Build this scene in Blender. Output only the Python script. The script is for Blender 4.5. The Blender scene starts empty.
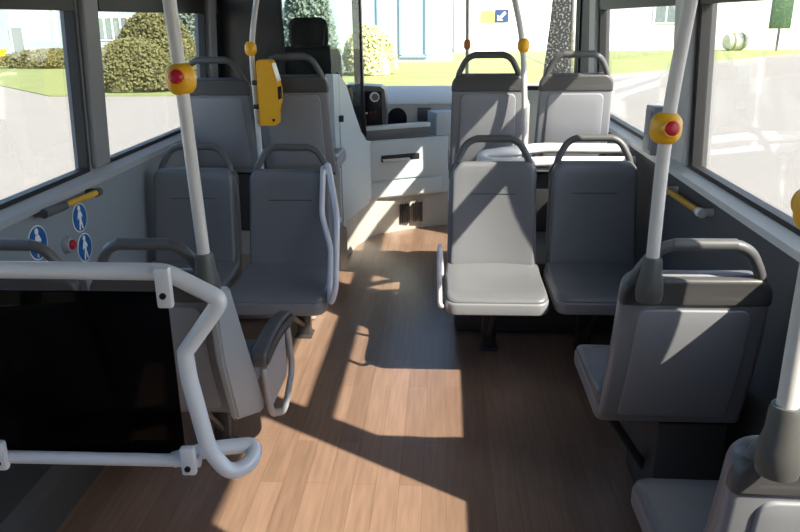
import bpy, bmesh, math, random
from mathutils import Vector, Matrix
random.seed(7)
SC = bpy.context.scene
COL = SC.collection
PI = math.pi

# ------------------------------------------------------------------ camera
cam = bpy.data.cameras.new('camera'); camo = bpy.data.objects.new('camera', cam); COL.objects.link(camo)
cam.sensor_width = 36.0; cam.lens = 730.0 * 36.0 / 800.0; cam.clip_start = 0.03; cam.clip_end = 400
_r = ((0.99825, -0.00921, 0.05842), (0.058293, 0.319962, -0.945636), (-0.009983, 0.947386, 0.319938))
mw = Matrix(((_r[0][0], _r[0][1], _r[0][2], 0.235), (_r[1][0], _r[1][1], _r[1][2], 0.0),
             (_r[2][0], _r[2][1], _r[2][2], 1.6), (0, 0, 0, 1)))
camo.matrix_world = mw
SC.camera = camo

# ------------------------------------------------------------------ light
SUN_DIR = Vector((-0.887, 0.60, -1.0)).normalized()
w = bpy.data.worlds.new('sky'); SC.world = w; w.use_nodes = True
nt = w.node_tree; nt.nodes.clear()
sky = nt.nodes.new('ShaderNodeTexSky'); sky.sky_type = 'NISHITA'; sky.sun_disc = False
sky.sun_elevation = math.asin(-SUN_DIR.z); sky.sun_rotation = math.atan2(-SUN_DIR.x, -SUN_DIR.y)
sky.air_density = 1.0; sky.dust_density = 1.6; sky.ozone_density = 1.0
bgn = nt.nodes.new('ShaderNodeBackground'); bgn.inputs['Strength'].default_value = 0.28
outn = nt.nodes.new('ShaderNodeOutputWorld')
nt.links.new(sky.outputs[0], bgn.inputs[0]); nt.links.new(bgn.outputs[0], outn.inputs[0])
sun = bpy.data.lights.new('sun', 'SUN'); sun.energy = 11.0; sun.angle = math.radians(0.6); sun.color = (1.0, 0.88, 0.72)
suno = bpy.data.objects.new('sun', sun); COL.objects.link(suno)
suno.rotation_euler = SUN_DIR.to_track_quat('-Z', 'Y').to_euler(); suno.location = (8, -8, 12)
vs = SC.view_settings
vs.view_transform = 'Standard'; vs.look = 'None'; vs.gamma = 1.0; vs.use_curve_mapping = False; vs.exposure = 0.85
SC.cycles.max_bounces = 12; SC.cycles.transparent_max_bounces = 24; SC.cycles.diffuse_bounces = 6
SC.cycles.use_denoising = True

# ------------------------------------------------------------------ materials
def lin(c):
    return tuple(((v / 255.0) / 12.92 if v / 255.0 <= 0.04045 else ((v / 255.0 + 0.055) / 1.055) ** 2.4) for v in c)
def mat(name, rgb, rough=0.5, metal=0.0, spec=0.5, noise=0.0, nscale=40.0, bump=0.0, bscale=200.0, coat=0.0):
    m = bpy.data.materials.new(name); m.use_nodes = True; t = m.node_tree; b = t.nodes['Principled BSDF']
    c = rgb + (1.0,)
    b.inputs['Base Color'].default_value = c; b.inputs['Roughness'].default_value = rough
    b.inputs['Metallic'].default_value = metal; b.inputs['Specular IOR Level'].default_value = spec
    if coat: b.inputs['Coat Weight'].default_value = coat
    co = t.nodes.new('ShaderNodeTexCoord')
    if noise:
        n = t.nodes.new('ShaderNodeTexNoise'); n.inputs['Scale'].default_value = nscale; n.inputs['Detail'].default_value = 4
        r = t.nodes.new('ShaderNodeMix'); r.data_type = 'RGBA'
        r.inputs[6].default_value = tuple(v * (1 - noise) for v in rgb) + (1,); r.inputs[7].default_value = tuple(min(1, v * (1 + noise)) for v in rgb) + (1,)
        t.links.new(co.outputs['Object'], n.inputs['Vector']); t.links.new(n.outputs['Fac'], r.inputs[0]); t.links.new(r.outputs[2], b.inputs['Base Color'])
    if bump:
        n2 = t.nodes.new('ShaderNodeTexNoise'); n2.inputs['Scale'].default_value = bscale; n2.inputs['Detail'].default_value = 2
        bp = t.nodes.new('ShaderNodeBump'); bp.inputs['Strength'].default_value = bump; bp.inputs['Distance'].default_value = 0.002
        t.links.new(co.outputs['Object'], n2.inputs['Vector']); t.links.new(n2.outputs['Fac'], bp.inputs['Height']); t.links.new(bp.outputs[0], b.inputs['Normal'])
    return m
def glass_mat(name, tint, refl=0.5, rough=0.0):
    m = bpy.data.materials.new(name); m.use_nodes = True; t = m.node_tree; t.nodes.clear()
    o = t.nodes.new('ShaderNodeOutputMaterial'); tr = t.nodes.new('ShaderNodeBsdfTransparent'); g = t.nodes.new('ShaderNodeBsdfGlossy')
    tr.inputs[0].default_value = tint + (1,); g.inputs['Roughness'].default_value = rough
    fr = t.nodes.new('ShaderNodeFresnel'); fr.inputs[0].default_value = 1.45
    mu = t.nodes.new('ShaderNodeMath'); mu.operation = 'MULTIPLY'; mu.inputs[1].default_value = refl
    mx = t.nodes.new('ShaderNodeMixShader')
    t.links.new(fr.outputs[0], mu.inputs[0]); t.links.new(mu.outputs[0], mx.inputs[0]); t.links.new(tr.outputs[0], mx.inputs[1]); t.links.new(g.outputs[0], mx.inputs[2]); t.links.new(mx.outputs[0], o.inputs[0])
    return m
def floor_mat():
    m = bpy.data.materials.new('wood_look_vinyl'); m.use_nodes = True; t = m.node_tree; b = t.nodes['Principled BSDF']
    co = t.nodes.new('ShaderNodeTexCoord'); mp = t.nodes.new('ShaderNodeMapping'); mp.inputs['Rotation'].default_value = (0, 0, PI / 2)
    br = t.nodes.new('ShaderNodeTexBrick'); br.inputs['Scale'].default_value = 1.0; br.inputs['Brick Width'].default_value = 0.75; br.inputs['Row Height'].default_value = 0.085
    br.inputs['Mortar Size'].default_value = 0.0012; br.inputs['Mortar Smooth'].default_value = 0.6; br.offset = 0.37; br.offset_frequency = 2
    br.inputs['Color1'].default_value = (0.215, 0.138, 0.100, 1); br.inputs['Color2'].default_value = (0.285, 0.189, 0.141, 1); br.inputs['Mortar'].default_value = (0.155, 0.093, 0.062, 1)
    n = t.nodes.new('ShaderNodeTexNoise'); n.inputs['Scale'].default_value = 1.0; n.inputs['Detail'].default_value = 6
    mp2 = t.nodes.new('ShaderNodeMapping'); mp2.inputs['Scale'].default_value = (55, 4, 1)
    mx = t.nodes.new('ShaderNodeMix'); mx.data_type = 'RGBA'; mx.blend_type = 'MULTIPLY'; mx.inputs[0].default_value = 0.55
    cr = t.nodes.new('ShaderNodeValToRGB'); cr.color_ramp.elements[0].color = (0.62, 0.60, 0.58, 1); cr.color_ramp.elements[1].color = (1.15, 1.12, 1.1, 1)
    cr.color_ramp.elements[0].position = 0.3; cr.color_ramp.elements[1].position = 0.7
    L = t.links.new
    L(co.outputs['Object'], mp.inputs[0]); L(mp.outputs[0], br.inputs['Vector']); L(co.outputs['Object'], mp2.inputs[0]); L(mp2.outputs[0], n.inputs['Vector'])
    L(n.outputs['Fac'], cr.inputs[0]); L(br.outputs['Color'], mx.inputs[6]); L(cr.outputs[0], mx.inputs[7]); L(mx.outputs[2], b.inputs['Base Color'])
    b.inputs['Roughness'].default_value = 0.30; b.inputs['Specular IOR Level'].default_value = 0.65
    return m
def ribbed(name, rgb, scale, depth=0.12, axis='X'):
    m = bpy.data.materials.new(name); m.use_nodes = True; t = m.node_tree; b = t.nodes['Principled BSDF']
    co = t.nodes.new('ShaderNodeTexCoord'); wv = t.nodes.new('ShaderNodeTexWave'); wv.bands_direction = axis; wv.inputs['Scale'].default_value = scale
    mx = t.nodes.new('ShaderNodeMix'); mx.data_type = 'RGBA'; mx.inputs[6].default_value = tuple(v * (1 - depth) for v in rgb) + (1,); mx.inputs[7].default_value = rgb + (1,)
    t.links.new(co.outputs['Object'], wv.inputs['Vector']); t.links.new(wv.outputs['Fac'], mx.inputs[0]); t.links.new(mx.outputs[2], b.inputs['Base Color'])
    b.inputs['Roughness'].default_value = 0.6
    return m
def leafy(name, dark, light, scale=6.0):
    m = bpy.data.materials.new(name); m.use_nodes = True; t = m.node_tree; b = t.nodes['Principled BSDF']
    co = t.nodes.new('ShaderNodeTexCoord'); n = t.nodes.new('ShaderNodeTexNoise'); n.inputs['Scale'].default_value = scale; n.inputs['Detail'].default_value = 5
    mx = t.nodes.new('ShaderNodeMix'); mx.data_type = 'RGBA'; mx.inputs[6].default_value = dark + (1,); mx.inputs[7].default_value = light + (1,)
    t.links.new(co.outputs['Object'], n.inputs['Vector']); t.links.new(n.outputs['Fac'], mx.inputs[0]); t.links.new(mx.outputs[2], b.inputs['Base Color'])
    b.inputs['Roughness'].default_value = 0.8
    return m
def speckle_mat():
    m = bpy.data.materials.new('perforated_film'); m.use_nodes = True; t = m.node_tree; b = t.nodes['Principled BSDF']
    co = t.nodes.new('ShaderNodeTexCoord'); v = t.nodes.new('ShaderNodeTexNoise'); v.inputs['Scale'].default_value = 60; v.inputs['Detail'].default_value = 1.5
    cr = t.nodes.new('ShaderNodeValToRGB'); cr.color_ramp.elements[0].position = 0.52; cr.color_ramp.elements[0].color = (0.03, 0.033, 0.036, 1)
    cr.color_ramp.elements[1].position = 0.66; cr.color_ramp.elements[1].color = (0.28, 0.31, 0.32, 1)
    t.links.new(co.outputs['Object'], v.inputs['Vector']); t.links.new(v.outputs['Fac'], cr.inputs[0]); t.links.new(cr.outputs[0], b.inputs['Base Color'])
    b.inputs['Roughness'].default_value = 0.5
    return m

M = {
 'floor': floor_mat(),
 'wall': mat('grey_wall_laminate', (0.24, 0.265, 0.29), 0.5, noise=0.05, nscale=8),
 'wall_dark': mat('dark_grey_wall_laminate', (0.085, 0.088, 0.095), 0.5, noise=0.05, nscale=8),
 'pillar': mat('pillar_cover_grey', (0.23, 0.24, 0.26), 0.45),
 'sill': mat('sill_light_grey', (0.36, 0.38, 0.42), 0.4), 'sill_right': mat('sill_brightened', (0.75, 0.75, 0.74), 0.4), 'pillar_right': mat('pillar_cover_light', (0.52, 0.53, 0.54), 0.45),  # right sill: reflected outside light is put into its paler base colour
 'ceiling': mat('ceiling_grey', (0.26, 0.26, 0.26), 0.6),  # unseen ceiling, darkened so that it bounces less light onto the floor
 'rubber': mat('black_rubber', (0.012, 0.012, 0.014), 0.5),
 'black': mat('black_gloss', (0.010, 0.010, 0.012), 0.25),
 'glass': glass_mat('window_glass', (0.94, 0.96, 0.955), 0.35),
 'cab_glass': glass_mat('cabin_glass', (0.90, 0.94, 0.93), 0.12),
 'smoke': glass_mat('smoked_panel', (0.13, 0.13, 0.14), 0.2),
 'pad': mat('seat_pad_grey', (0.148, 0.155, 0.173), 0.33, bump=0.22, bscale=420, spec=0.5),
 'shell': mat('seat_shell_grey', (0.21, 0.22, 0.245), 0.40, bump=0.08, bscale=300),
 'panel': mat('seat_back_panel_grey', (0.25, 0.262, 0.295), 0.45, bump=0.08, bscale=300),
 'cheek': mat('seat_cheek_grey', (0.33, 0.35, 0.37), 0.42),
 'band': mat('seat_band_dark', (0.075, 0.075, 0.078), 0.42, bump=0.1, bscale=300),
 'grip': mat('handle_dark_grey', (0.095, 0.097, 0.103), 0.40),
 'seam': mat('seam_dark', (0.05, 0.052, 0.056), 0.6),
 'pole': mat('pole_light_grey', (0.62, 0.61, 0.61), 0.33, coat=0.2),
 'rail': mat('rail_light_grey', (0.64, 0.65, 0.70), 0.35, coat=0.2),
 'collar': mat('collar_dark_grey', (0.075, 0.076, 0.074), 0.45),
 'steel': mat('dark_steel', (0.06, 0.06, 0.065), 0.4, metal=0.3),
 'yellow': mat('signal_yellow', (0.85, 0.44, 0.012), 0.38),
 'yellow_dull': mat('ochre_yellow', (0.62, 0.36, 0.04), 0.45),
 'red': mat('button_red', (0.52, 0.015, 0.03), 0.3),
 'orange': mat('housing_orange', (0.70, 0.22, 0.05), 0.4),
 'white': mat('white_plastic', (0.80, 0.80, 0.80), 0.4),
 'offwhite': mat('warm_white_plastic', (0.66, 0.65, 0.60), 0.45),
 'blue': mat('sticker_blue', (0.012, 0.11, 0.34), 0.4),
 'cab': mat('cab_pale_blue_grey', (0.56, 0.64, 0.68), 0.42),
 'cab_trim': mat('cab_dark_trim', (0.13, 0.14, 0.145), 0.4),
 'cream': mat('dash_cream', (0.72, 0.71, 0.66), 0.5),
 'skirt': mat('skirt_beige_grey', (0.46, 0.45, 0.42), 0.5, noise=0.08, nscale=6),
 'driver': mat('driver_seat_fabric', (0.022, 0.023, 0.026), 0.8),
 'asphalt': mat('pale_asphalt', (0.225, 0.216, 0.206), 0.9, noise=0.08, nscale=0.35),
 'grass': leafy('grass_green', (0.12, 0.16, 0.04), (0.24, 0.27, 0.105), 0.9),
 'bush': leafy('shrub_olive', (0.04, 0.047, 0.014), (0.17, 0.165, 0.06), 2.2),
 'bush2': leafy('shrub_yellow_green', (0.30, 0.32, 0.12), (0.55, 0.55, 0.28), 1.6),
 'spruce': leafy('conifer_dark', (0.035, 0.06, 0.04), (0.16, 0.20, 0.17), 1.8),
 'bld_blue': ribbed('corrugated_pale_blue', (0.36, 0.43, 0.47), 1.6, 0.12),
 'bld_white': ribbed('corrugated_white', (0.78, 0.79, 0.78), 1.6, 0.05),
 'bld_trim': mat('blue_door_trim', (0.22, 0.36, 0.56), 0.5),
 'bld_win': mat('dull_window', (0.16, 0.20, 0.22), 0.2),
 'bark': mat('bark', (0.09, 0.065, 0.045), 0.9),
 'green_sign': mat('green_sign', (0.02, 0.075, 0.035), 0.5),
 'navy': mat('sign_navy', (0.02, 0.04, 0.13), 0.5),
 'paleyellow': mat('sign_yellow', (0.80, 0.66, 0.10), 0.5),
 'film': speckle_mat(),
 'greyplastic': mat('light_grey_plastic', (0.33, 0.34, 0.37), 0.45),
 'duct': mat('duct_dark_grey', (0.06, 0.062, 0.066), 0.5),
}

# ------------------------------------------------------------------ mesh helpers
def link(name, bm, m, parent=None, smooth=True, angle=0.7):
    me = bpy.data.meshes.new(name)
    bmesh.ops.recalc_face_normals(bm, faces=bm.faces)
    for f in bm.faces: f.smooth = smooth
    if smooth:
        for e in bm.edges:
            if len(e.link_faces) == 2 and e.calc_face_angle(0) > angle: e.smooth = False
    bm.to_mesh(me); bm.free()
    me.materials.append(m)
    o = bpy.data.objects.new(name, me); COL.objects.link(o)
    if parent is not None: o.parent = parent
    return o
def box(bm, c, s, bev=0.0, rot=None, seg=2):
    r = bmesh.ops.create_cube(bm, size=1.0)
    vs_ = r['verts']
    for v in vs_: v.co = Vector((v.co.x * s[0], v.co.y * s[1], v.co.z * s[2]))
    if bev > 0:
        es = {e for v in vs_ for e in v.link_edges}
        rb = bmesh.ops.bevel(bm, geom=list(es), offset=bev, segments=seg, affect='EDGES', profile=0.5)
        vs_ = list({v for f in rb['faces'] for v in f.verts} | {v for v in vs_ if v.is_valid})
        seen = set(vs_); st = list(vs_)
        while st:
            v = st.pop()
            for e in v.link_edges:
                q = e.other_vert(v)
                if q not in seen: seen.add(q); st.append(q)
        vs_ = list(seen)
    for v in vs_:
        if rot is not None: v.co = rot @ v.co
        v.co += Vector(c)
    return vs_
def bx(x0, x1, y0, y1, z0, z1, bm, bev=0.0):
    return box(bm, ((x0 + x1) / 2, (y0 + y1) / 2, (z0 + z1) / 2), (abs(x1 - x0), abs(y1 - y0), abs(z1 - z0)), bev)
def fillet(pts, r, n=6):
    P = [Vector(p) for p in pts]; out = [P[0]]
    for i in range(1, len(P) - 1):
        a, b, c = P[i - 1], P[i], P[i + 1]
        rr = min(r, (a - b).length * 0.48, (c - b).length * 0.48)
        s = b + (a - b).normalized() * rr; e = b + (c - b).normalized() * rr
        for k in range(n + 1):
            t = k / n; out.append(s * (1 - t) ** 2 + b * 2 * t * (1 - t) + e * t * t)
    out.append(P[-1]); return out
def tube(bm, pts, r, n=14, fil=0.0, closed=False, flat=1.0):
    P = fillet(pts, fil) if fil else [Vector(p) for p in pts]
    if isinstance(r, (int, float)): R = [r] * len(P)
    else: R = r
    t0 = (P[1] - P[0]).normalized()
    up = Vector((0, 0, 1)) if abs(t0.z) < 0.9 else Vector((0, 1, 0))
    nx = t0.cross(up).normalized(); rings = []
    for i, p in enumerate(P):
        if i == 0: t = t0
        elif i == len(P) - 1: t = (P[i] - P[i - 1]).normalized()
        else: t = ((P[i + 1] - P[i]).normalized() + (P[i] - P[i - 1]).normalized()).normalized()
        nx = (nx - t * nx.dot(t)).normalized(); ny = t.cross(nx)
        rings.append([bm.verts.new(p + nx * math.cos(2 * PI * k / n) * R[i] + ny * math.sin(2 * PI * k / n) * R[i] * flat) for k in range(n)])
    for a, b in zip(rings, rings[1:]):
        for k in range(n): bm.faces.new((a[k], a[(k + 1) % n], b[(k + 1) % n], b[k]))
    bm.faces.new(rings[0]); bm.faces.new(rings[-1])
def lathe(bm, prof, c, axis=Vector((0, 0, 1)), n=24):
    axis = Vector(axis).normalized(); q = Vector((0, 0, 1)).rotation_difference(axis); rings = []
    for r, h in prof:
        rings.append([bm.verts.new(Vector(c) + q @ Vector((r * math.cos(2 * PI * k / n), r * math.sin(2 * PI * k / n), h))) for k in range(n)])
    for a, b in zip(rings, rings[1:]):
        for k in range(n): bm.faces.new((a[k], a[(k + 1) % n], b[(k + 1) % n], b[k]))
    bm.faces.new(rings[0]); bm.faces.new(rings[-1])
def prism(bm, poly, h, mp):
    """poly of 2D points extruded by h; mp(u, v, d) -> point."""
    a = [bm.verts.new(mp(u, v, 0)) for u, v in poly]; b = [bm.verts.new(mp(u, v, h)) for u, v in poly]
    n = len(poly)
    for k in range(n): bm.faces.new((a[k], a[(k + 1) % n], b[(k + 1) % n], b[k]))
    bm.faces.new(a); bm.faces.new(b)
def rrect(x0, x1, y0, y1, rb, rt, n=6):
    out = []
    for (cx, cy, r, a0) in ((x1 - rb, y0 + rb, rb, -PI / 2), (x1 - rt, y1 - rt, rt, 0), (x0 + rt, y1 - rt, rt, PI / 2), (x0 + rb, y0 + rb, rb, PI)):
        for k in range(n + 1):
            a = a0 + PI / 2 * k / n; out.append((cx + r * math.cos(a), cy + r * math.sin(a)))
    # densify straight runs
    den = []
    for i, p in enumerate(out):
        q = out[(i + 1) % len(out)]; d = math.dist(p, q); m = max(1, int(d / 0.05))
        for k in range(m): den.append((p[0] + (q[0] - p[0]) * k / m, p[1] + (q[1] - p[1]) * k / m))
    return den
def slab(bm, outline, thick, edge, mp, deform=None):
    """pillow-edged slab: outline in (u, v), depth d from 0 to thick; mp(u, v, d) -> point."""
    cu = sum(p[0] for p in outline) / len(outline); cv = sum(p[1] for p in outline) / len(outline)
    hu = max(abs(p[0] - cu) for p in outline); hv = max(abs(p[1] - cv) for p in outline)
    def ring(ins, d):
        su = 1 - ins / hu; sv = 1 - ins / hv
        return [bm.verts.new(mp(cu + (u - cu) * su, cv + (v - cv) * sv, d)) for u, v in outline]
    prof = []
    for f in (0.8, 0.55, 0.3): prof.append((f * min(hu, hv), 0))
    for k in range(5):
        a = PI / 2 * k / 4; prof.append((edge * (1 - math.sin(a)), edge * (1 - math.cos(a))))
    for k in range(5):
        a = PI / 2 * k / 4; prof.append((edge * (1 - math.cos(a)), thick - edge * (1 - math.sin(a))))
    for f in (0.3, 0.55, 0.8): prof.append((f * min(hu, hv), thick))
    rings = [ring(i, d) for i, d in prof]
    n = len(outline)
    for a, b in zip(rings, rings[1:]):
        for k in range(n): bm.faces.new((a[k], a[(k + 1) % n], b[(k + 1) % n], b[k]))
    for rg, d in ((rings[0], 0), (rings[-1], thick)):
        c = bm.verts.new(mp(cu, cv, d))
        for k in range(n): bm.faces.new((rg[k], rg[(k + 1) % n], c))
    bmesh.ops.remove_doubles(bm, verts=bm.verts, dist=0.00005)
def thing(name, label, cat, loc=(0, 0, 0), rz=0.0, group=None):
    o = bpy.data.objects.new(name, None); COL.objects.link(o); o.location = loc; o.rotation_euler = (0, 0, rz); o.empty_display_size = 0.1
    o['label'] = label; o['category'] = cat
    if group: o['group'] = group
    return o
def tag(o, label, cat, group=None, kind=None):
    o['label'] = label; o['category'] = cat
    if group: o['group'] = group
    if kind: o['kind'] = kind
    return o
def struct(o, label=None, cat=None):
    o['kind'] = 'structure'
    if label: o['label'] = label
    if cat: o['category'] = cat
    return o
def B(): return bmesh.new()
def lean(bm):
    for v in bm.verts:
        if v.co.z > 1.015: v.co.x -= math.copysign(0.055 * (v.co.z - 1.015), v.co.x)

# ------------------------------------------------------------------ bus shell
W = 1.24; REAR = -3.0; FRONT = 6.62; ROOF = 2.25; SILL = 1.0; WTOP = 2.02; GZ = -0.35
bm = B(); bx(-W - .06, W + .06, REAR, FRONT, -0.06, 0.0, bm)
struct(link('floor', bm, M['floor'], smooth=False), 'brown wood-look vinyl bus floor', 'floor')
bm = B(); bx(-W - .06, W + .06, REAR, FRONT + .1, ROOF, ROOF + .05, bm)
struct(link('ceiling', bm, M['ceiling'], smooth=False), 'grey bus ceiling', 'ceiling')

PR = [(-3.0, -2.75), (-1.35, -1.05), (0.18, 0.42), (1.57, 1.70), (3.0, 3.26), (4.90, 5.14), (6.25, 6.62)]   # pillars right
PL = [(-3.0, -2.75), (-1.35, -1.05), (0.05, 0.31), (1.28, 1.56), (2.93, 3.10), (4.55, 4.72), (6.2, 6.62)]     # pillars left
def side_wall(sg, name, pillars, m, gap=None, label=''):
    bm = B(); x0, x1 = sg * W, sg * (W + .06)
    runs = [(REAR, FRONT)] if not gap else [(REAR, gap[0]), (gap[1], FRONT)]
    for a, b in runs: bx(x0, x1, a, b, -0.30, SILL, bm)
    for a, b in pillars: bx(x0, x1, a, b, SILL, WTOP, bm)
    bx(x0, x1, REAR, FRONT, WTOP, ROOF, bm)
    lean(bm)
    return struct(link(name, bm, m, smooth=False), label, 'wall')
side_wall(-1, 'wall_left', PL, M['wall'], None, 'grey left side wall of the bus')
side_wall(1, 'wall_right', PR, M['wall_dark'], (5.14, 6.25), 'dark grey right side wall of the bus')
bm = B(); bx(-W, W, REAR - .06, REAR, 0, ROOF, bm); struct(link('wall_rear', bm, M['wall'], smooth=False), 'grey rear wall behind the viewer', 'wall')
bm = B(); bx(-W - .05, W + .05, FRONT, FRONT + .06, -0.3, 1.0, bm); bx(-W + .0, W - .0, FRONT, FRONT + .06, 2.05, ROOF, bm)
struct(link('wall_front', bm, M['cab'], smooth=False), 'front wall below the windscreen', 'wall')

wn = [0]
def side_window(sg, y0, y1, hopper=True, z0=SILL, z1=WTOP, glass='glass', label=None):
    wn[0] += 1
    fw = 0.022; xi, xo = sg * (W - .004), sg * (W + .034)
    bm = B()
    bx(xi, xo, y0, y0 + fw, z0, z1, bm); bx(xi, xo, y1 - fw, y1, z0, z1, bm)
    bx(xi, xo, y0, y1, z0, z0 + 0.03, bm); bx(xi, xo, y0, y1, z1 - 0.05, z1, bm)
    if hopper: bx(sg * (W - .012), xo, y0 + fw, y1 - fw, 1.645, 1.745, bm)
    lean(bm)
    o = struct(link('window_%d' % wn[0], bm, M['rubber'], smooth=False), label or 'black-framed side window of the bus', 'window')
    bm = B(); bx(sg * (W + .022), sg * (W + .028), y0 + .01, y1 - .01, z0 + .01, z1 - .01, bm); lean(bm)
    link('pane', bm, M[glass], o, smooth=False)
    return o
def gaps(pl): return [(a[1], b[0]) for a, b in zip(pl, pl[1:])]
for i, (a, b) in enumerate(gaps(PL)): side_window(-1, a, b, True, label='left side window, pane %s' % ['at the rear', 'behind the viewer', 'beside the viewer', 'over the three blue stickers', 'with the olive shrub outside', 'beside the driver cabin'][i])
for i, (a, b) in enumerate(gaps(PR)):
    if i == 5: continue
    side_window(1, a, b, i != 2, label='right side window, %s' % ['at the rear', 'behind the viewer', 'beside the viewer', 'large pane behind the right yellow button', 'pane beside the raised front seats'][i])
# windscreen
wn[0] += 1
bm = B(); bx(-W, W, FRONT - .01, FRONT + .07, 1.0, 1.035, bm); bx(-W, W, FRONT - .01, FRONT + .07, 2.02, 2.06, bm)
bx(-W, -W + .05, FRONT - .01, FRONT + .07, 1.0, 2.05, bm); bx(W - .05, W, FRONT - .01, FRONT + .07, 1.0, 2.05, bm)
o = struct(link('window_%d' % wn[0], bm, M['rubber'], smooth=False), 'wide front windscreen', 'window')
bm = B(); bx(-W + .03, W - .03, FRONT + .03, FRONT + .036, 1.02, 2.04, bm); link('pane', bm, M['glass'], o, smooth=False)
# front passenger door in the right side (glazed leaves)
bm = B()
for a, b in ((5.12, 5.62), (5.64, 6.25)):
    bx(W + .0, W + .05, a, a + .10, 0.0, 2.0, bm); bx(W, W + .05, b - .05, b, 0.0, 2.0, bm); bx(W, W + .05, a, b, 0.0, .12, bm); bx(W, W + .05, a, b, 1.93, 2.02, bm)
bx(W + .01, W + .04, 5.15, 5.60, .1, 1.95, bm); lean(bm)
d = struct(link('door_1', bm, M['rubber'], smooth=False), 'black-framed front passenger door', 'door')
bm = B(); bx(W + .02, W + .026, 5.66, 6.22, .1, 1.95, bm); lean(bm); link('pane', bm, M['glass'], d, smooth=False)
# patterned panel at the right end of the windscreen
bm = B(); prism(bm, [(1.01, 1.13), (1.222, 1.13), (1.18, 2.05), (1.07, 2.05), (1.05, 1.6)], .02, lambda u, v, dd: (u, 6.0 + dd, v))
struct(link('trim_1', bm, M['film'], smooth=False), 'dark speckled panel at the right edge of the windscreen', 'panel')

tn = [1]
def trim(bm, m, label):
    tn[0] += 1
    return struct(link('trim_%d' % tn[0], bm, m, smooth=False), label, 'trim')
for sg, pl, nm in ((-1, PL, 'left'), (1, PR, 'right')):
    for i, (a, b) in enumerate(pl[2:6]):
        bm = B(); bx(sg * (W - .03), sg * (W), a + .02, b - .02, SILL + .02, ROOF, bm, 0.01); lean(bm)
        trim(bm, M['pillar' if sg < 0 else 'pillar_right'], 'grey window pillar cover on the %s side' % nm)
for sg, nm, ye in ((-1, 'left', 4.55), (1, 'right', 5.12)):
    bm = B(); prism(bm, [(W, .955), (W - .035, .962), (W - .04, .99), (W - .006, 1.012), (W, 1.012)], ye - REAR, lambda u, v, dd: (sg * u, REAR + dd, v))
    trim(bm, M['sill' if sg < 0 else 'sill_right'], 'light grey sill strip under the %s windows' % nm)
bm = B(); prism(bm, [(W, 0), (W - .20, 0), (W - .205, .15), (W - .17, .19), (W, .21)], 3.3 + 2.9, lambda u, v, dd: (-u, -2.9 + dd, v))
struct(link('baseboard_left', bm, M['duct'], smooth=False), 'dark grey heater duct along the foot of the left wall', 'duct')
bm = B(); prism(bm, [(W, 0), (W - .10, 0), (W - .105, .12), (W - .08, .15), (W, .16)], 3.5 + 2.9, lambda u, v, dd: (u, -2.9 + dd, v))
struct(link('baseboard_right', bm, M['wall_dark'], smooth=False), 'dark duct along the foot of the right wall', 'duct')

# wheel arch boxes that carry the raised front seats
bm = B(); bx(-W + .001, -.47, 3.74, 4.60, 0.0, .40, bm, .03)
tag(link('wheel_arch_box', bm, M['skirt']), 'pale box over the left front wheel under the raised seats', 'wheel arch', None, 'structure')
bm = B(); bx(.30, W - .001, 3.62, 4.62, 0.0, .40, bm, .03)
tag(link('wheel_arch_box', bm, M['wall_dark']), 'dark box over the right front wheel under the raised seats', 'wheel arch', None, 'structure')

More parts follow.
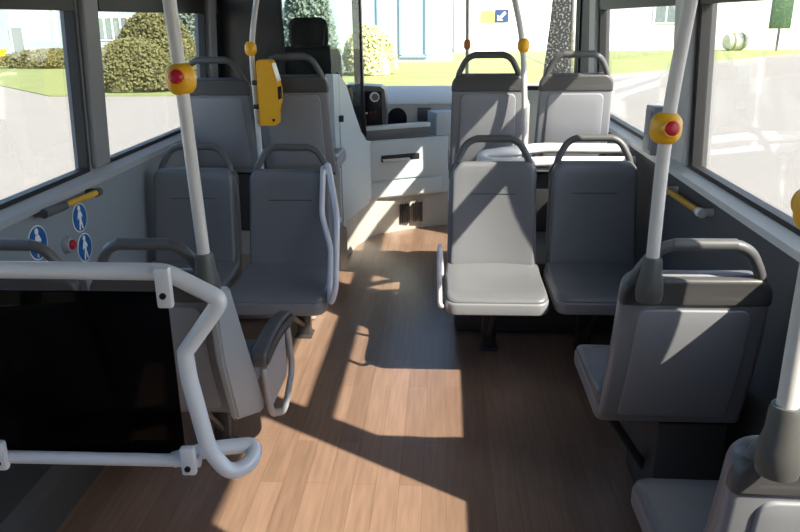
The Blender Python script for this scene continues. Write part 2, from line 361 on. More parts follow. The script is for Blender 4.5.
# ------------------------------------------------------------------ seats (local: front = +y, origin on the floor under the back of the cushion)
def lean_y(z): return -(z - .43) * .20 - .02 * math.sin(max(0, min(1, (z - .43) / .48)) * PI)
def make_seat(label, loc, rz, leg_h=.385, hs=1.0, stub=False, ws=1.0, leg_y=-.11, wallped=False):
    t = thing('bus_seat', label, 'seat', loc, rz, 'moulded bus seats'); t.scale = (ws, 1, 1)
    def BK(u, v, dd, off): return (u * (1.0 - .05 * max(0, (v - .45) / .5)), off + lean_y(v) + dd + (.55 * u * u * (dd / .05) * (.35 + .65 * math.sin(max(0, min(1, (v - .40) / .5)) * PI)) + .10 * u * u if off > -.05 else .096 * u * u), v * hs)
    # cushion and pan
    bm = B()
    def CU(u, v, dd):
        k = (dd / .05)
        z = .415 + dd
        z += k * (.018 * max(0, 1 - v / .09) - .022 * max(0, (v - .32) / .09) ** 2 - .014 * math.cos(min(1, abs(u) / .2) * PI / 2) * math.sin(max(0, min(1, (v - .02) / .40)) * PI))
        return (u, v, z)
    slab(bm, rrect(-.222, .222, -.03, .404, .03, .05), .05, .016, CU); link('cushion', bm, M['pad'], t)
    bm = B(); slab(bm, rrect(-.226, .226, -.05, .409, .03, .05), .058, .010, lambda u, v, dd: (u, v, .385 + dd - (.012 * max(0, (v - .32) / .09) ** 2))); link('seat_pan', bm, M['shell'], t)
    # backrest
    bm = B(); slab(bm, rrect(-.207, .207, .445, .936, .03, .05), .05, .02, lambda u, v, dd: BK(u, v, dd, -.035)); link('backrest', bm, M['pad'], t)
    bm = B(); tube(bm, [BK(u, .792, .0515, -.035) for u in [(-.11 + .22 * k / 10) for k in range(11)]], .0022, 6); link('seam', bm, M['seam'], t)
    bm = B(); slab(bm, rrect(-.217, .217, .41, .925, .02, .06), .04, .016, lambda u, v, dd: BK(u, v, dd, -.064)); link('back_shell', bm, M['shell'], t)
    bm = B(); slab(bm, rrect(-.165, .165, .43, .832, .015, .03), .014, .006, lambda u, v, dd: BK(u, v, dd, -.0715)); link('back_panel', bm, M['panel'], t)
    bm = B(); slab(bm, rrect(-.220, .220, .842, .930, .012, .055), .040, .014, lambda u, v, dd: BK(u, v, dd, -.070)); link('shoulder_band', bm, M['band'], t)
    # loop handle over the backrest
    yb = lambda z: -.045 + lean_y(z)
    hp = [(-.176, yb(.89) + .004, .885 * hs), (-.172, yb(.935) + .003, .935 * hs), (-.118, yb(1.03), 1.034 * hs), (.118, yb(1.03), 1.034 * hs), (.172, yb(.935) + .003, .935 * hs), (.176, yb(.89) + .004, .885 * hs)]
    bm = B(); tube(bm, hp, .0165, 12, .06); h = link('handle', bm, M['grip'], t)
    bm = B(); tube(bm, [(-.085, hp[2][1], hp[2][2]), (.085, hp[2][1], hp[2][2])], .0180, 12); link('handle_grip', bm, M['grip'], h)
    # underframe
    bm = B(); bx(-.20, .20, .05, .10, leg_h - .035, leg_h + .012, bm, .005); bx(-.20, .20, .28, .33, leg_h - .035, leg_h + .012, bm, .005)
    bx(-.16, -.12, .05, .35, leg_h - .03, leg_h + .008, bm); bx(.12, .16, .05, .35, leg_h - .03, leg_h + .008, bm)
    link('seat_frame', bm, M['steel'], t)
    if wallped:
        bm = B(); bx(-.02, .20, -.02, .30, 0.0, leg_h - .02, bm, .01); link('pedestal', bm, M['duct'], t)
        bm = B(); tube(bm, [(-.17, .02, leg_h - .01), (-.01, .10, .12)], .015, 8); link('brace', bm, M['steel'], t)
    elif not stub:
        bm = B(); bx(-.035, .035, leg_y, leg_y + .06, 0.012, leg_h - .02, bm, .006); bx(-.045, .045, leg_y - .02, leg_y + .08, 0.0, .014, bm, .004); bx(-.03, .03, min(leg_y, .08), max(leg_y, .08), leg_h - .03, leg_h, bm); link('leg', bm, M['steel'], t)
        bm = B(); tube(bm, [(0, leg_y + .04, .06), (0, .29 if leg_y < .2 else .06, leg_h - .02)], .014, 8); link('brace', bm, M['steel'], t)
    else:
        bm = B(); bx(-.18, .18, .02, .36, 0.016, leg_h - .02, bm, .01); link('pedestal', bm, M['steel'], t)
    return t
PIY = PI
front_R_aisle = make_seat('sunlit grey seat facing the viewer, beside the aisle on the right', (.472, 3.36, 0), PIY, hs=1.02)
front_R_win = make_seat('shaded grey seat facing the viewer, against the right wall', (.952, 3.38, 0), PIY, hs=1.02)
front_L_aisle = make_seat('grey seat facing the viewer with a pale side loop, left of the aisle', (-.50, 3.33, 0), PIY, hs=.985, leg_y=-.26)
front_L_win = make_seat('grey seat facing the viewer, against the left wall behind the white pole', (-.985, 3.36, 0), PIY, hs=.985)
PZ = .40; PS = .385
far_R_aisle = make_seat('raised front seat turned away, nearest the aisle on the right, pole at its corner', (.470, 4.18, PS), 0, stub=True, ws=.93)
far_R_win = make_seat('raised front seat turned away, beside the foremost right window', (.935, 4.18, PS), 0, stub=True, ws=.93)
far_L_aisle = make_seat('raised front seat turned away, right of the yellow ticket validator', (-.585, 4.16, PS), 0, stub=True, ws=.93)
far_L_win = make_seat('raised front seat turned away, against the left wall behind the driver', (-1.015, 4.16, PS), 0, stub=True, hs=.985, ws=.93)
near_R = make_seat('grey seat turned away with a sun streak on its back, right wall', (.950, 2.12, 0), 0, hs=.975, wallped=True)
nearest_R = make_seat('grey seat cut off by the lower right corner of the view', (.960, 1.285, 0), 0, hs=.94, wallped=True)
near_L_aisle = make_seat('grey seat turned away beside the aisle, partly behind the smoked panel', (-.62, 2.12, 0), 0, hs=.965, ws=.9, leg_y=.33)
near_L_win = make_seat('grey seat turned away against the left wall, behind the smoked panel', (-1.03, 2.12, 0), 0, hs=.96, ws=.9, leg_y=.33)

# pale side loop of the left front aisle seat (world points turned into seat space)
def to_local(t, p): 
    c, s = math.cos(-t.rotation_euler.z), math.sin(-t.rotation_euler.z); q = Vector(p) - Vector(t.location)
    return Vector(((c * q.x - s * q.y) / t.scale[0], s * q.x + c * q.y, q.z))
pts = [(-.335, 3.42, .90), (-.335, 3.405, .945), (-.345, 3.36, .72), (-.282, 3.2, .595), (-.262, 3.0, .47), (-.250, 2.93, .425), (-.225, 2.94, .50), (-.226, 3.06, .79), (-.300, 3.34, .965), (-.33, 3.44, .93)]
bm = B(); tube(bm, [to_local(front_L_aisle, p) for p in pts], .0135, 12, .04)
o = link('side_handle', bm, M['rail'], front_L_aisle); o['label'] = 'pale grey tubular side loop'
pts = [(.232, 3.30, .42), (.222, 3.27, .60), (.220, 3.10, .63), (.220, 2.97, .58), (.224, 2.95, .42), (.235, 3.0, .40)]
bm = B(); tube(bm, [to_local(front_R_aisle, p) for p in pts], .011, 12, .05)
o = link('side_handle', bm, M['rail'], front_R_aisle); o['label'] = 'short pale tubular side loop'
# side guard of the left near aisle seat
bm = B(); slab(bm, rrect(2.20, 2.66, .475, .540, .03, .03), .060, .015, lambda u, v, dd: to_local(near_L_aisle, (-.415 + dd, u, v - .06 * (u - 2.2) + .025 * math.sin((u - 2.2) / .46 * PI))))
g = link('armrest', bm, M['band'], near_L_aisle)
bm = B(); tube(bm, [to_local(near_L_aisle, p) for p in [(-.378, 2.24, .47), (-.378, 2.29, .26), (-.378, 2.50, .15), (-.378, 2.68, .25), (-.378, 2.63, .46)]], .014, 12, .06)
o = link('armrest_loop', bm, M['greyplastic'], g); o['label'] = 'pale loop under the armrest'
bm = B(); slab(bm, rrect(2.33, 2.62, .25, .46, .03, .03), .012, .005, lambda u, v, dd: to_local(near_L_aisle, (-.398 + dd, u, v)))
link('side_panel', bm, M['greyplastic'], g)
# pale side cheek of that backrest
bm = B()
prism(bm, [(1.885, .85), (1.93, .875), (2.03, .845), (2.115, .66), (2.315, .295), (2.29, .268), (2.00, .405), (1.915, .64)], .028, lambda u, v, dd: to_local(near_L_aisle, (-.432 + dd, u, v)))
bmesh.ops.bevel(bm, geom=list(bm.edges), offset=.008, segments=2, affect='EDGES')
o = link('side_cheek', bm, M['cheek'], near_L_aisle); o['label'] = 'pale grey side cheek of the backrest'

# ------------------------------------------------------------------ poles
def pole(name, label, pts, r=.0175, collar=True, fil=.25, cr=(.037, .027, .095)):
    p0 = Vector(pts[0]); t = thing(name, label, 'pole', p0, 0, 'pale grab poles')
    L = [Vector(p) - p0 for p in pts]
    bm = B(); tube(bm, L, r, 16, fil); link('tube', bm, M['pole'], t)
    if collar:
        d = (L[1] - L[0]).normalized(); bm = B()
        lathe(bm, [(cr[0] * .9, -.03), (cr[0], -.01), (cr[0] * .95, .02), (cr[1] + .002, .045), (cr[1], cr[2] - .01), (cr[1] - .003, cr[2])], (0, 0, 0), d, 20); link('collar', bm, M['collar'], t)
    return t
def ceil_end(a, b, z=ROOF):
    k = (z - b[2]) / (b[2] - a[2]); return tuple(b[i] + (b[i] - a[i]) * k for i in range(3))
pole('grab_pole', 'white pole rising from the left seat behind the railing, red button on it', [(-.437, 1.93, .885), (-.4545, 1.935, 1.428), (-.4647, 1.94, 1.62), ceil_end((-.4545, 1.935, 1.428), (-.4647, 1.94, 1.62))])
pole('grab_pole', 'white pole rising from the sun-streaked seat on the right', [(.803, 1.918, .888), (.803, 1.925, 1.324), (.830, 1.925, 1.639), ceil_end((.803, 1.925, 1.324), (.830, 1.925, 1.639))])
pole('grab_pole', 'white pole at the right edge of the view, nearest the viewer', [(.797, 1.085, .905), (.797, 1.09, 1.18), (.799, 1.09, 1.42), (.80, 1.09, ROOF)])
pole('grab_pole', 'thin white pole that carries the yellow ticket validator', [(-.772, 3.955, .0), (-.772, 3.955, .93), (-.785, 3.955, 1.46), (-.735, 3.955, 1.72), (-.58, 3.955, ROOF)], r=.0145, collar=False)
pole('grab_pole', 'white pole between the two raised seats on the right', [(.685, 3.955, .40), (.672, 3.955, .93), (.640, 3.955, 1.47), (.585, 3.955, 1.70), (.41, 3.955, ROOF)], r=.0155, collar=False)
pole('grab_pole', 'thin pale pole far ahead before the windscreen', [(.418, 5.94, 0.0), (.411, 5.94, 1.3), (.403, 5.94, 1.8), (.398, 5.94, ROOF)], r=.0135, collar=False)

def stop_button(label, loc, face, tilt=0.0, r=.040, h=.078, housing='yellow', button=True):
    t = thing('stop_button', label, 'button', loc, 0, 'stop request buttons')
    t.rotation_euler = (0, tilt, 0)
    bm = B(); lathe(bm, [(.018, -h / 2), (r * .62, -h / 2 + .002), (r * .86, -h / 2 + .012), (r * .97, -h / 4 + .003), (r, 0), (r * .97, h / 4 - .003), (r * .86, h / 2 - .012), (r * .62, h / 2 - .002), (.018, h / 2)], (0, 0, 0), (0, 0, 1), 24)
    link('housing', bm, M[housing], t)
    if button:
        f = Vector(face).normalized()
        bm = B(); lathe(bm, [(.024, 0), (.0235, r + .002), (.021, r + .006)], f * 0.0, f, 24); hb = link('bezel', bm, M[housing], t)
        bm = B(); lathe(bm, [(.0185, r - .002), (.0185, r + .008), (.015, r + .013), (.007, r + .0155)], (0, 0, 0), f, 20); link('push_button', bm, M['red'], t)
    return t
stop_button('yellow stop button with red push knob on the left white pole', (-.4558, 1.935, 1.458), (.12, -1, .18), -.1)
stop_button('yellow stop button with red push knob on the right white pole', (.8035, 1.925, 1.329), (.05, -1, .12), .04)
stop_button('yellow stop button cut off at the right edge of the view', (.799, 1.09, 1.328), (-.2, 1, 0), 0)
stop_button('small yellow knob on the pole above the ticket validator', (-.785, 3.955, 1.462), (0, 1, 0), 0, .031, .07)
stop_button('small yellow knob on the pole between the two raised right seats', (.640, 3.955, 1.467), (0, 1, 0), -.06, .031, .07)
stop_button('small orange knob on the thin pole far ahead', (.4095, 5.94, 1.41), (0, 1, 0), 0, .028, .075, 'orange')

# ticket validator
t = thing('ticket_validator', 'yellow ticket validator box on the thin left pole', 'ticket machine', (-.735, 3.93, 1.075), 0); t.scale = (.85, 1, 1)
bm = B(); prism(bm, [(0, 0), (.098, .0), (.106, .012), (.106, .07), (.128, .13), (.128, .19), (.092, .325), (.080, .335), (.006, .335), (-.002, .32)], .11, lambda u, v, d: (u, d - .09, v))
bmesh.ops.bevel(bm, geom=[e for e in bm.edges], offset=.006, segments=2, affect='EDGES')
link('housing', bm, M['yellow'], t)
bm = B(); prism(bm, [(.1275, .225), (.1295, .226), (.1015, .318), (.0995, .317)], .09, lambda u, v, d: (u - .006, d - .08, v)); link('reader_plate', bm, M['white'], t)
bm = B(); bx(.122, .131, -.085, -.02, .135, .20, bm, .003); link('display', bm, M['black'], t)
bm = B(); lathe(bm, [(.008, 0), (.008, .004)], (.088, -.089, .03), (0, -1, 0), 14); link('lock', bm, M['black'], t)
for z in (.09, .215):
    bm = B(); bx(-.058, .004, -.01, .045, z - .012, z + .012, bm, .004); link('bracket', bm, M['black'], t)

# ------------------------------------------------------------------ railing with the smoked panel in front on the left
RY = 1.10
t = thing('railing', 'pale tubular railing around the smoked panel at the front left', 'railing', (-1.2, RY, 0), 0)
T = lambda p: (p[0] + 1.2, p[1] - RY, p[2])
main = [(-1.235, RY, 1.218), (-.215, RY, 1.214), (-.127, RY, 1.166), (-.197, RY - .004, 1.072), (-.196, RY - .005, 1.03), (-.172, RY - .01, .885), (-.140, RY - .008, .838), (-.108, RY + .02, .840), (-.108, RY + .06, .856), (-.19, RY + .03, .862), (-.24, RY - .008, .863), (-1.235, RY + .0, .868)]
bm = B()
P = fillet([T(p) for p in main[:4]], .016) + fillet([T(main[3])] + [T(p) for p in main[4:-1]], .028)[1:]; 
tube(bm, P, .0145, 16); link('upright_tube', bm, M['rail'], t)
bm = B(); tube(bm, [T((-1.235, RY - .010, .860)), T((-.19, RY - .010, .864))], .0115, 14); link('lower_tube', bm, M['rail'], t)
for z in (1.218, .860):
    bm = B(); lathe(bm, [(.032, 0), (.032, .008), (.020, .012)], T((-1.2395, RY - (.010 if z < 1 else 0), z)), (1, 0, 0), 18); link('wall_flange', bm, M['rail'], t)
for (x, z0, z1, yy) in ((-.213, 1.160, 1.230, RY - .017), (-.206, .845, .900, RY - .018), (-.548, .845, .902, RY - .018)):
    bm = B(); bx(x - .013, x + .013, yy - .012, yy + .004, z0, z1, bm, .005); c = link('clamp', bm, M['rail'], t)
    for v in c.data.vertices: v.co += Vector((1.2, -RY, 0))
    bm = B(); lathe(bm, [(.0055, 0), (.0055, .003)], T((x, yy - .012, (z0 + z1) / 2 - .012)), (0, -1, 0), 12); link('bolt', bm, M['black'], c)
bm = B(); bx(-1.20, -.222, RY + .004, RY + .012, .862, 1.176, bm, .002); o = link('smoked_panel', bm, M['smoke'], t)
for v in o.data.vertices: v.co += Vector((1.2, -RY, 0))
o['label'] = 'dark smoked see-through panel'

# ------------------------------------------------------------------ wall fittings
def wall_handle(label, sg, y0, z0, y1, z1, endm, gripm, side):
    t = thing('grab_bar', label, 'grab bar', (sg * W, y0, z0), 0, 'wall grab bars')
    d = Vector((0, y1 - y0, z1 - z0)); n = d.normalized(); x = -sg * .045
    bm = B(); tube(bm, [Vector((x, 0, 0)) + n * .02, Vector((x, 0, 0)) + d - n * .02], .0125, 14); link('grip', bm, gripm, t)
    a = .15 if side else .04
    for k, (s0, e0) in enumerate(((0, a), (d.length - .035, d.length))):
        bm = B(); tube(bm, [Vector((x, 0, 0)) + n * s0, Vector((x, 0, 0)) + n * e0], .0175, 14)
        m0 = n * (s0 + .02 if k == 0 else e0 - .018); tube(bm, [Vector((0, 0, 0)) + m0, Vector((x, 0, 0)) + m0], .016, 12); link('mount', bm, endm, t)
    return t
wall_handle('yellow wall handle with dark mounts under the left window', -1, 2.46, .952, 2.90, .934, M['grip'], M['yellow_dull'], True)
wall_handle('yellow wall handle with white mounts under the right window', 1, 2.69, .905, 3.16, .893, M['white'], M['yellow_dull'], False)
# blue round stickers with a walking figure
def sticker(label, y, z, r=.062):
    t = thing('round_sticker', label, 'sticker', (-W, y, z), 0, 'blue walking-figure stickers on the left wall')
    bm = B(); lathe(bm, [(r, .0002), (r, .0016)], (0, 0, 0), (1, 0, 0), 36); link('rim', bm, M['white'], t)
    bm = B(); lathe(bm, [(r * .93, .0016), (r * .93, .0022)], (0, 0, 0), (1, 0, 0), 36); link('disc', bm, M['blue'], t)
    bm = B()
    mp = lambda u, v, d: (.0022 + d, u, v)
    prism(bm, [(.012 * math.cos(a) * r / .062, r * .66 + .012 * math.sin(a) * r / .062) for a in [2 * PI * k / 14 for k in range(14)]], .0006, mp)
    k = r / .062
    prism(bm, [(a * k, b * k) for a, b in [(-.010, .028), (.010, .028), (.022, .006), (.017, -.004), (.010, .008), (.008, -.012), (.018, -.048), (.009, -.050), (-.002, -.022), (-.010, -.052), (-.019, -.048), (-.008, -.010), (-.010, .006), (-.018, -.006), (-.023, .002)]], .0006, mp)
    link('walking_figure', bm, M['white'], t)
sticker('blue round walking-figure sticker left of the red wall button', 2.467, .842, .064)
sticker('blue round walking-figure sticker just under the yellow wall handle', 2.792, .850, .060)
sticker('blue round walking-figure sticker right of the red wall button', 2.797, .722, .060)
sticker('blue round walking-figure sticker mostly hidden by the railing', 2.50, .700, .060)
t = thing('wall_button', 'grey round wall button with a red knob between the stickers', 'button', (-W, 2.655, .778), 0)
bm = B(); lathe(bm, [(.034, 0), (.034, .012), (.028, .022), (.020, .024)], (0, 0, 0), (1, 0, 0), 24); link('housing', bm, M['greyplastic'], t)
bm = B(); lathe(bm, [(.019, .02), (.019, .032), (.014, .037)], (0, 0, 0), (1, 0, 0), 20); link('push_button', bm, M['red'], t)
t = thing('wall_box', 'flat grey box on the right window pillar behind the pole', 'box', (W - .03, 3.36, 1.02), 0)
bm = B(); bx(-.07, .03, -.10, .03, 0, .21, bm, .006); link('casing', bm, M['greyplastic'], t)
bm = B(); bx(-.074, -.069, -.085, .015, .02, .19, bm, .002); link('cover', bm, M['pillar'], t)

# pale grab rail between the back-to-back seats on the right
t = thing('grab_rail', 'white tubular rail loop between the back-to-back seats on the right', 'rail', (.45, 3.72, .40), 0)
q = lambda p: (p[0] - .45, p[1] - 3.72, p[2] - .40)
bm = B(); tube(bm, [q(p) for p in [(1.20, 3.88, .945), (.74, 3.86, .955), (.56, 3.74, .955), (.43, 3.70, .945), (.42, 3.64, .925), (.50, 3.625, .92), (.60, 3.66, .915), (.76, 3.70, .912), (1.20, 3.74, .905)]], .0265, 14, .06); link('rail_tube', bm, M['white'], t)
for x in (.62, 1.05):
    bm = B(); tube(bm, [q((x, 3.72, .40)), q((x, 3.72, .93))], .014, 12); link('post', bm, M['white'], t)

# ------------------------------------------------------------------ driver cabin
t = thing('cabin_partition', 'black and glass partition behind the driver, pale blue lower panel', 'partition', (-.8, 4.78, 0), 0)
q = lambda p: (p[0] + .8, p[1] - 4.78, p[2])
bm = B(); bx(*[v for v in (-W + .0 + .8, -.80 + .8, 0, .03, .40, ROOF)], bm, .0); link('dark_panel', bm, M['black'], t, smooth=False)
bm = B(); bx(-.80 + .8, -.44 + .8, .01, .018, 1.0, ROOF, bm); link('glass_pane', bm, M['cab_glass'], t, smooth=False)
bm = B(); bx(-.82 + .8, -.785 + .8, -.005, .035, .4, ROOF, bm, .004); bx(-.82 + .8, -.42 + .8, -.005, .035, .97, 1.01, bm, .004); link('frame', bm, M['rubber'], t)
bm = B(); bx(-.80 + .8, -.44 + .8, 0, .03, 0, .98, bm); link('rear_lower_panel', bm, M['cab'], t, smooth=False)
# aisle-side lower panel, top edge falls towards the front
side = [(4.70, 0.28), (5.46, .28), (5.46, .74), (5.36, .76), (5.24, .84), (5.10, 1.00), (4.95, 1.19), (4.82, 1.27), (4.70, 1.28)]
bm = B(); prism(bm, side, .05, lambda u, v, d: q((-.515 + d + max(0, (u - 4.7)) * .20, u, v))); link('lower_panel', bm, M['cab'], t, smooth=False)
bm = B(); prism(bm, [(4.74, 1.26), (4.95, 1.18), (5.10, 1.00), (5.24, .84), (5.33, .79), (5.33, ROOF), (4.74, ROOF)], .006, lambda u, v, d: q((-.49 + d + max(0, (u - 4.7)) * .20, u, v))); link('side_pane', bm, M['cab_glass'], t, smooth=False)
bm = B(); tube(bm, [q(p) for p in [(-.46, 4.84, 1.27), (-.43, 4.97, 1.18), (-.40, 5.12, .98), (-.37, 5.26, .83), (-.34, 5.46, .745)]], .013, 10, .05); link('sealing_strip', bm, M['rubber'], t)
bm = B()
for (a, b) in (((-.315, 5.47), (-.262, 5.50)),):
    prism(bm, [(-.405, .74), (-.335, .74), (-.352, .95), (-.362, ROOF), (-.425, ROOF), (-.415, .95)], .07, lambda u, v, d: q((u, 5.42 + d, v)))
link('front_post', bm, M['rubber'], t, smooth=False)
bm = B(); tube(bm, [q((-.475, 5.60, 1.115)), q((-.405, 5.62, .90))], .011, 10); o = link('yellow_strap', bm, M['yellow_dull'], t)
bm = B(); tube(bm, [q((-.56, 5.58, 1.13)), q((-.475, 5.60, 1.125))], .014, 10); tube(bm, [q((-.50, 5.62, .895)), q((-.405, 5.62, .895))], .012, 10); link('strap_mount', bm, M['black'], t)
# skirt along the floor
bm = B()
plan = [(-.40, 4.62), (-.445, 4.72), (-.445, 4.95), (-.40, 5.22), (-.28, 5.50), (-.02, 5.68), (.27, 5.80), (.27, 6.55), (.22, 6.55), (.22, 5.86), (-.06, 5.74), (-.34, 5.56), (-.46, 5.25), (-.50, 4.96), (-.50, 4.70), (-.45, 4.62)]
prism(bm, plan, .30, lambda u, v, d: (u, v, d))
o = tag(link('cabin_skirt', bm, M['skirt'], smooth=False), 'pale curved skirt along the floor below the driver cabin', 'skirt')
bm = B()
for x0 in (-.105, -.005):
    for k in range(6):
        xx = x0 + k * .0135; yy = 5.683 + (xx + .02) * .414
        bx(xx, xx + .006, yy - .045, yy - .008, .06, .215, bm)
link('vent', bm, M['rubber'], o, smooth=False)
# counter beside the driver with a drawer
ang = math.atan2(.31, .60)
t = thing('cabin_counter', 'pale blue grey cabin counter with drawer and paper tray', 'counter', (-.335, 5.45, 0), math.atan2(.31, .62))
LW = .68
bm = B(); bx(0, LW, 0, .22, .285, .735, bm, .012); link('body', bm, M['cab'], t)
bm = B(); bx(.012, LW - .06, -.016, .004, .435, .72, bm, .008); dr = link('drawer', bm, M['cab'], t)
bm = B(); bx(.10, .42, -.019, -.012, .575, .625, bm, .003); link('dark_slot_plate', bm, M['rubber'], dr)  # black plate on the drawer front, stands for the shade inside the slot
bm = B(); box(bm, (.22, -.03, .590), (.22, .05, .006), .001, Matrix.Rotation(.25, 3, 'X')); o = link('paper', bm, M['white'], dr); o['label'] = 'white paper slip in the tray'
bm = B(); bx(.012, LW - .06, -.013, .004, .30, .42, bm, .008); link('lower_flap', bm, M['cab'], t)
bm = B(); bx(.0, .52, .02, .06, .735, .815, bm, .004); lg = link('ledge', bm, M['cab_trim'], t)
bm = B(); bx(-.01, .52, -.005, .05, .815, .848, bm, .006); link('ledge_edge', bm, M['cab'], lg)
bm = B(); bx(.585, .80, .03, .20, .735, .915, bm, .012); link('side_box', bm, M['cab'], t)
# dashboard
t = thing('dashboard', 'cream dashboard with black instrument binnacle below the windscreen', 'dashboard', (0, 6.2, 0), 0)
q = lambda p: (p[0], p[1] - 6.2, p[2])
bm = B(); prism(bm, [(-.20, .60), (-.20, .945), (.40, .945), (.40, .60)], 2.14, lambda u, v, d: (-W + .02 + d, u, v)); link('body', bm, M['cream'], t, smooth=False)
bm = B(); prism(bm, [(-.215, .946), (-.215, .955), (-.19, .968), (.38, 1.045), (.405, 1.045), (.405, .946)], 2.12, lambda u, v, d: (-W + .03 + d, u, v)); link('top_pad', bm, M['cream'], t)
bm = B(); prism(bm, [(-.145 + .078 * math.cos(PI * k / 10), .845 + .078 * math.sin(PI * k / 10)) for k in range(11)] + [(-.223, .70), (-.067, .70)], .02, lambda u, v, d: (u, -.212 + d, v)); link('dark_opening_plate', bm, M['black'], t)  # solid black plate, its colour stands for the shade inside the arched opening
bm = B(); bx(.02, .13, -.214, -.195, .815, .925, bm, .008); link('dark_opening_plate', bm, M['cab_trim'], t)
bm = B(); prism(bm, [(-.50, .70), (-.21, .70), (-.20, .95), (-.215, 1.10), (-.245, 1.125), (-.50, 1.14)], .20, lambda u, v, d: (u, -.60 + d * (1 if v > .9 else .8), v)); bn = link('instrument_binnacle', bm, M['cab_trim'], t, smooth=False)
bm = B(); bx(-.45, -.235, -.606, -.599, .80, 1.09, bm, .004); link('instrument_face', bm, M['black'], bn)
bm = B(); lathe(bm, [(.036, 0), (.036, .018), (.030, .022)], (-.29, -.606, 1.05), (0.2, -1, 0), 20); link('dial', bm, M['white'], bn)
bm = B(); lathe(bm, [(.026, .0215), (.022, .025)], (-.287, -.606, 1.05), (0.2, -1, 0), 20); link('dial_face', bm, M['cab_trim'], bn)
for i in range(4):
    bm = B(); box(bm, (-.385 + .033 * i, -.607, .925 + .004 * i), (.014, .006, .012), .002); link('switch', bm, M['red'] if i != 1 else M['white'], bn)
# steering wheel
bm = B(); N = 36; rot = Matrix.Rotation(math.radians(-62), 3, 'X')
c0 = Vector((-.72, 5.62, .98)); ring = [c0 + rot @ Vector((.22 * math.cos(2 * PI * k / N), .22 * math.sin(2 * PI * k / N), 0)) for k in range(N + 1)]
sw = thing('steering_wheel', 'black steering wheel inside the driver cabin', 'steering wheel', c0, 0)
tube(bm, [p - c0 for p in ring], .014, 10); link('rim', bm, M['black'], sw)
bm = B(); lathe(bm, [(.05, -.02), (.055, .0), (.04, .02)], (0, 0, 0), rot @ Vector((0, 0, 1)), 18)
for a in (0, 2.1, 4.2): tube(bm, [Vector((0, 0, 0)), rot @ Vector((.215 * math.cos(a), .215 * math.sin(a), 0))], .011, 8)
link('hub', bm, M['black'], sw)
bm = B(); tube(bm, [Vector((0, 0, 0)), Vector((0, .30, -.17))], .03, 12); link('column', bm, M['black'], sw)
# driver seat
t = thing('driver_seat', 'dark high-backed driver seat behind the cabin glass', 'driver seat', (-.665, 5.15, 0), 0)
bm = B(); slab(bm, rrect(-.21, .21, .75, 1.44, .05, .08), .12, .045, lambda u, v, d: (u, d - .13 - (v - .75) * .08, v)); link('backrest', bm, M['driver'], t)
bm = B(); slab(bm, rrect(-.13, .13, 1.42, 1.62, .05, .06), .10, .04, lambda u, v, d: (u, d - .18, v)); link('headrest', bm, M['driver'], t)
bm = B(); slab(bm, rrect(-.23, .23, -.06, .42, .05, .07), .13, .04, lambda u, v, d: (u, v, .64 + d)); link('cushion', bm, M['driver'], t)
bm = B(); bx(-.17, .17, -.02, .34, 0, .66, bm, .02); link('pedestal', bm, M['steel'], t)

# ------------------------------------------------------------------ outside
bm = B(); bx(-120, 120, -60, 140, GZ - .2, GZ, bm)
struct(link('ground', bm, M['asphalt'], smooth=False), 'pale paved yard outside the bus', 'ground')
def lawn(name, label, pts, zs):
    bm = B(); vs_ = [bm.verts.new((x, y, z)) for (x, y), z in zip(pts, zs)]
    lo = [bm.verts.new((x, y, GZ - .05)) for x, y in pts]; n = len(pts)
    for k in range(n): bm.faces.new((vs_[k], vs_[(k + 1) % n], lo[(k + 1) % n], lo[k]))
    bm.faces.new(vs_); bm.faces.new(lo)
    tag(link(name, bm, M['grass'], smooth=False), label, 'grass', None, 'stuff')
g = GZ + .02
lawn('grass', 'green lawn seen through the left windows', [(-60, 28.6), (-20.0, 29.6), (-10.8, 20.3), (-6.2, 20.2), (-3.5, 20.6), (-3.5, 70), (-60, 70)], [g] * 7)
lawn('grass', 'green lawn seen through the windscreen', [(-3.4, 21.5), (2.4, 23.4), (4.5, 25.5), (4.5, 46), (-3.4, 46)], [g] * 5)
lawn('grass', 'green verge seen through the right windows', [(4.6, 26.2), (8.7, 29.7), (11.7, 34.8), (21, 44), (60, 44.5), (60, 60), (4.6, 60)], [g] * 7)

def leaf_cloud(bm, cx, cy, z0, rx, ry, h, n, s, seed, shape='round'):
    rd = random.Random(seed)
    for _ in range(n):
        a = rd.uniform(0, 2 * PI); u = rd.uniform(0, 1)
        if shape == 'cone': rr = (1 - u) ** .8 * rd.uniform(.55, 1.0); p = Vector((cx + rx * rr * math.cos(a), cy + ry * rr * math.sin(a), z0 + h * u))
        else:
            rr = math.sqrt(max(0, 1 - u ** 2.4)) * rd.uniform(.75, 1.02) * (1 + .12 * math.sin(3 * a + seed)); p = Vector((cx + rx * rr * math.cos(a), cy + ry * rr * math.sin(a), z0 + h * u * rd.uniform(.85, 1)))
        d1 = Vector((rd.gauss(0, 1), rd.gauss(0, 1), rd.gauss(0, 1))).normalized(); d2 = d1.orthogonal().normalized() * s * rd.uniform(.5, 1); d1 = d1 * s * rd.uniform(.7, 1.3)
        vs_ = [bm.verts.new(p + q_) for q_ in (-d1, d2, d1, -d2)]; bm.faces.new(vs_)
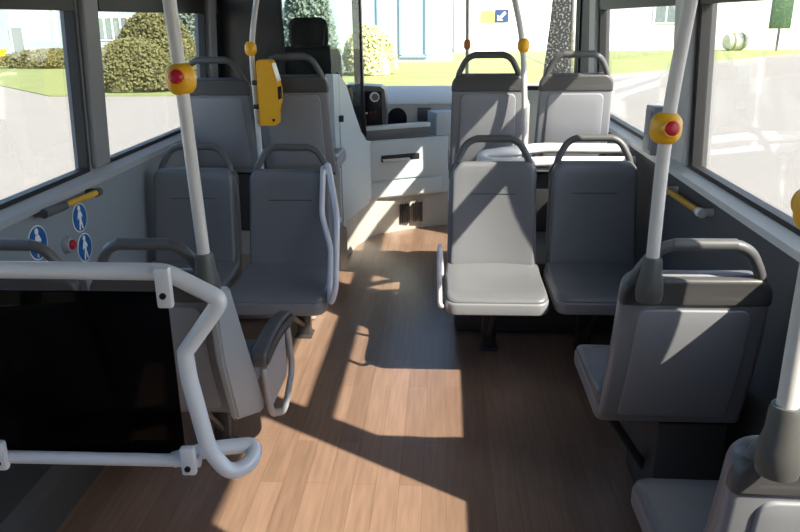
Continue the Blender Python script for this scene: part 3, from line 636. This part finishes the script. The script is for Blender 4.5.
def shrub(name, label, cx, cy, z0, rx, ry, h, n, s, m, seed, shape='round', cat='shrub'):
    t = thing(name, label, cat, (cx, cy, z0), 0)
    bm = B()
    r = bmesh.ops.create_icosphere(bm, subdivisions=3, radius=1.0)
    for v in bm.verts:
        k = .86 + .08 * math.sin(v.co.x * 5 + seed) * math.cos(v.co.y * 6)
        if shape == 'cone': kk = max(0.0, (1 - (v.co.z + 1) / 2)); v.co = Vector((v.co.x * rx * .6 * kk, v.co.y * ry * .6 * kk, (v.co.z + 1) / 2 * h * .95 + .2))
        else: v.co = Vector((v.co.x * rx * k, v.co.y * ry * k, max(0, v.co.z) * h * k + .02))
    leaf_cloud(bm, 0, 0, .1, rx, ry, h, n, s, seed, shape)
    link('foliage', bm, m, t, smooth=False)
    bm = B(); tube(bm, [Vector((0, 0, 0)), Vector((0, 0, h * .5))], .09, 8); link('trunk', bm, M['bark'], t)
shrub('shrub', 'broad olive shrub outside the second left window', -8.95, 21.9, g, 1.3, 1.0, 1.4, 15000, .05, M['bush'], 3)
shrub('shrub', 'taller rounded olive shrub behind the left white pole', -9.4, 25.0, g, 1.35, 1.3, 2.3, 17000, .05, M['bush'], 5)
shrub('conifer', 'dark conifer at the end of the shrubs on the left', -9.6, 28.6, g, 1.2, 1.2, 5.0, 9000, .07, M['spruce'], 8, 'cone', 'tree')
shrub('shrub', 'low green hedge outside the first left window', -17.5, 33.6, g, 2.6, 1.0, .75, 4000, .06, M['bush'], 11)
shrub('shrub', 'pale yellow-green bush seen through the windscreen', -2.6, 28.0, g, 1.0, .9, 1.7, 5000, .06, M['bush2'], 13)
shrub('tree', 'green tree beside the driver cabin window', -4.6, 27.0, g, 1.3, 1.3, 5.0, 9000, .07, M['spruce'], 17, 'cone', 'tree')

def building(label, x0, x1, y, z0, h, m, depth=10.0, rz=0.0):
    t = thing('building', label, 'building', (x0, y, z0), rz)
    bm = B(); bx(0, x1 - x0, 0, depth, 0, h, bm); link('wall', bm, m, t, smooth=False)
    bm = B(); bx(-.2, x1 - x0 + .2, -.2, depth + .2, h, h + .25, bm); link('roof', bm, M['bld_blue'], t, smooth=False)
    return t
def b_win(t, x0, x1, z0, z1, nm='window', m='bld_win', mull=0):
    bm = B(); bx(x0 - .08, x1 + .08, -.06, .02, z0 - .08, z1 + .08, bm); f = link(nm, bm, M['white'], t, smooth=False)
    k = max(1, mull); w_ = (x1 - x0) / k
    bm = B()
    for i in range(k): bx(x0 + i * w_ + .06, x0 + (i + 1) * w_ - .06, -.08, -.05, z0, z1, bm)
    link('pane', bm, M[m], f, smooth=False)
b1 = building('pale blue corrugated hall seen through the left windows', -36, -6.5, 46.0, g, 7.0, M['bld_blue'])
b_win(b1, 14.4, 24.5, .95, 2.2, mull=20)
b_win(b1, 9.4, 10.2, .1, 1.7, 'door')
b2 = building('pale blue building with tall doors seen through the windscreen', -5.2, 0.6, 36.0, g, 7.0, M['bld_blue'])
for xx in (2.25, 3.3, 4.5):
    bm = B(); bx(xx, xx + .10, -.08, .02, .3, 6.5, bm); link('door_jamb', bm, M['bld_trim'], b2, smooth=False)
bm = B(); bx(3.3, 4.6, -.08, .02, .22, .34, bm); link('door_sill', bm, M['bld_trim'], b2, smooth=False)
b3 = building('long white building seen through the right windows', 0.8, 60, 47.0, g, 8.0, M['bld_white'])
b_win(b3, 11.95, 13.35, 1.62, 2.9, mull=2)
# signs on the white building
t = thing('wall_sign', 'blue sign with a white diagonal arrow on the white building', 'sign', (3.65, 46.9, 1.74), 0)
bm = B(); bx(-.41, .41, -.06, .0, -.36, .36, bm); link('board', bm, M['navy'], t, smooth=False)
bm = B(); mp = lambda u, v, d: (u, -.075 + d, v)
prism(bm, [(-.26, -.26), (.08, -.26), (-.03, -.15), (.27, .15), (.16, .26), (-.14, -.04), (-.25, .07)], .012, mp); o = link('arrow', bm, M['white'], t, smooth=False)
bm = B(); bx(-.40, .40, -.05, 0, -.33, .33, bm); o = link('wall_sign', bm, M['paleyellow'], None, smooth=False)
o.location = (2.8, 46.9, 1.71); tag(o, 'plain yellow sign left of the blue arrow sign', 'sign')
# green sign board, tank, yellow bin
t = thing('sign_board', 'dark green board on a post far right outside', 'sign', (19.2, 44.8, g), 0)
bm = B(); bx(-.6, .6, -.05, .05, 1.22, 3.6, bm, .02); link('board', bm, M['green_sign'], t)
bm = B(); bx(-.06, .06, -.04, .04, 0, 1.22, bm); link('post', bm, M['steel'], t)
t = thing('round_tank', 'pale rounded tank with dark ends on the far right verge', 'tank', (17.3, 46.0, g), 0)
bm = B(); lathe(bm, [(.15, -.6), (.42, -.58), (.5, -.4), (.5, .4), (.42, .58), (.15, .6)], (0, 0, .5), (1, .2, 0), 24); link('shell', bm, M['skirt'], t)
bm = B(); lathe(bm, [(.52, -.34), (.52, -.22)], (0, 0, .5), (1, .2, 0), 24); lathe(bm, [(.52, .22), (.52, .34)], (0, 0, .5), (1, .2, 0), 24); link('hoop', bm, M['bush'], t)
t = thing('waste_bin', 'bright yellow container on the lawn at the far left', 'container', (-22.4, 36.2, g), 0)
bm = B(); bx(-.9, .9, -.4, .4, .1, .62, bm, .05); link('body', bm, M['yellow'], t)
bm = B(); bx(-.92, .92, -.42, .42, .62, .74, bm, .04); link('lid', bm, M['yellow'], t)
for sx in (-.7, .7):
    bm = B(); bx(sx - .06, sx + .06, -.3, .3, 0, .12, bm); link('foot', bm, M['steel'], t)
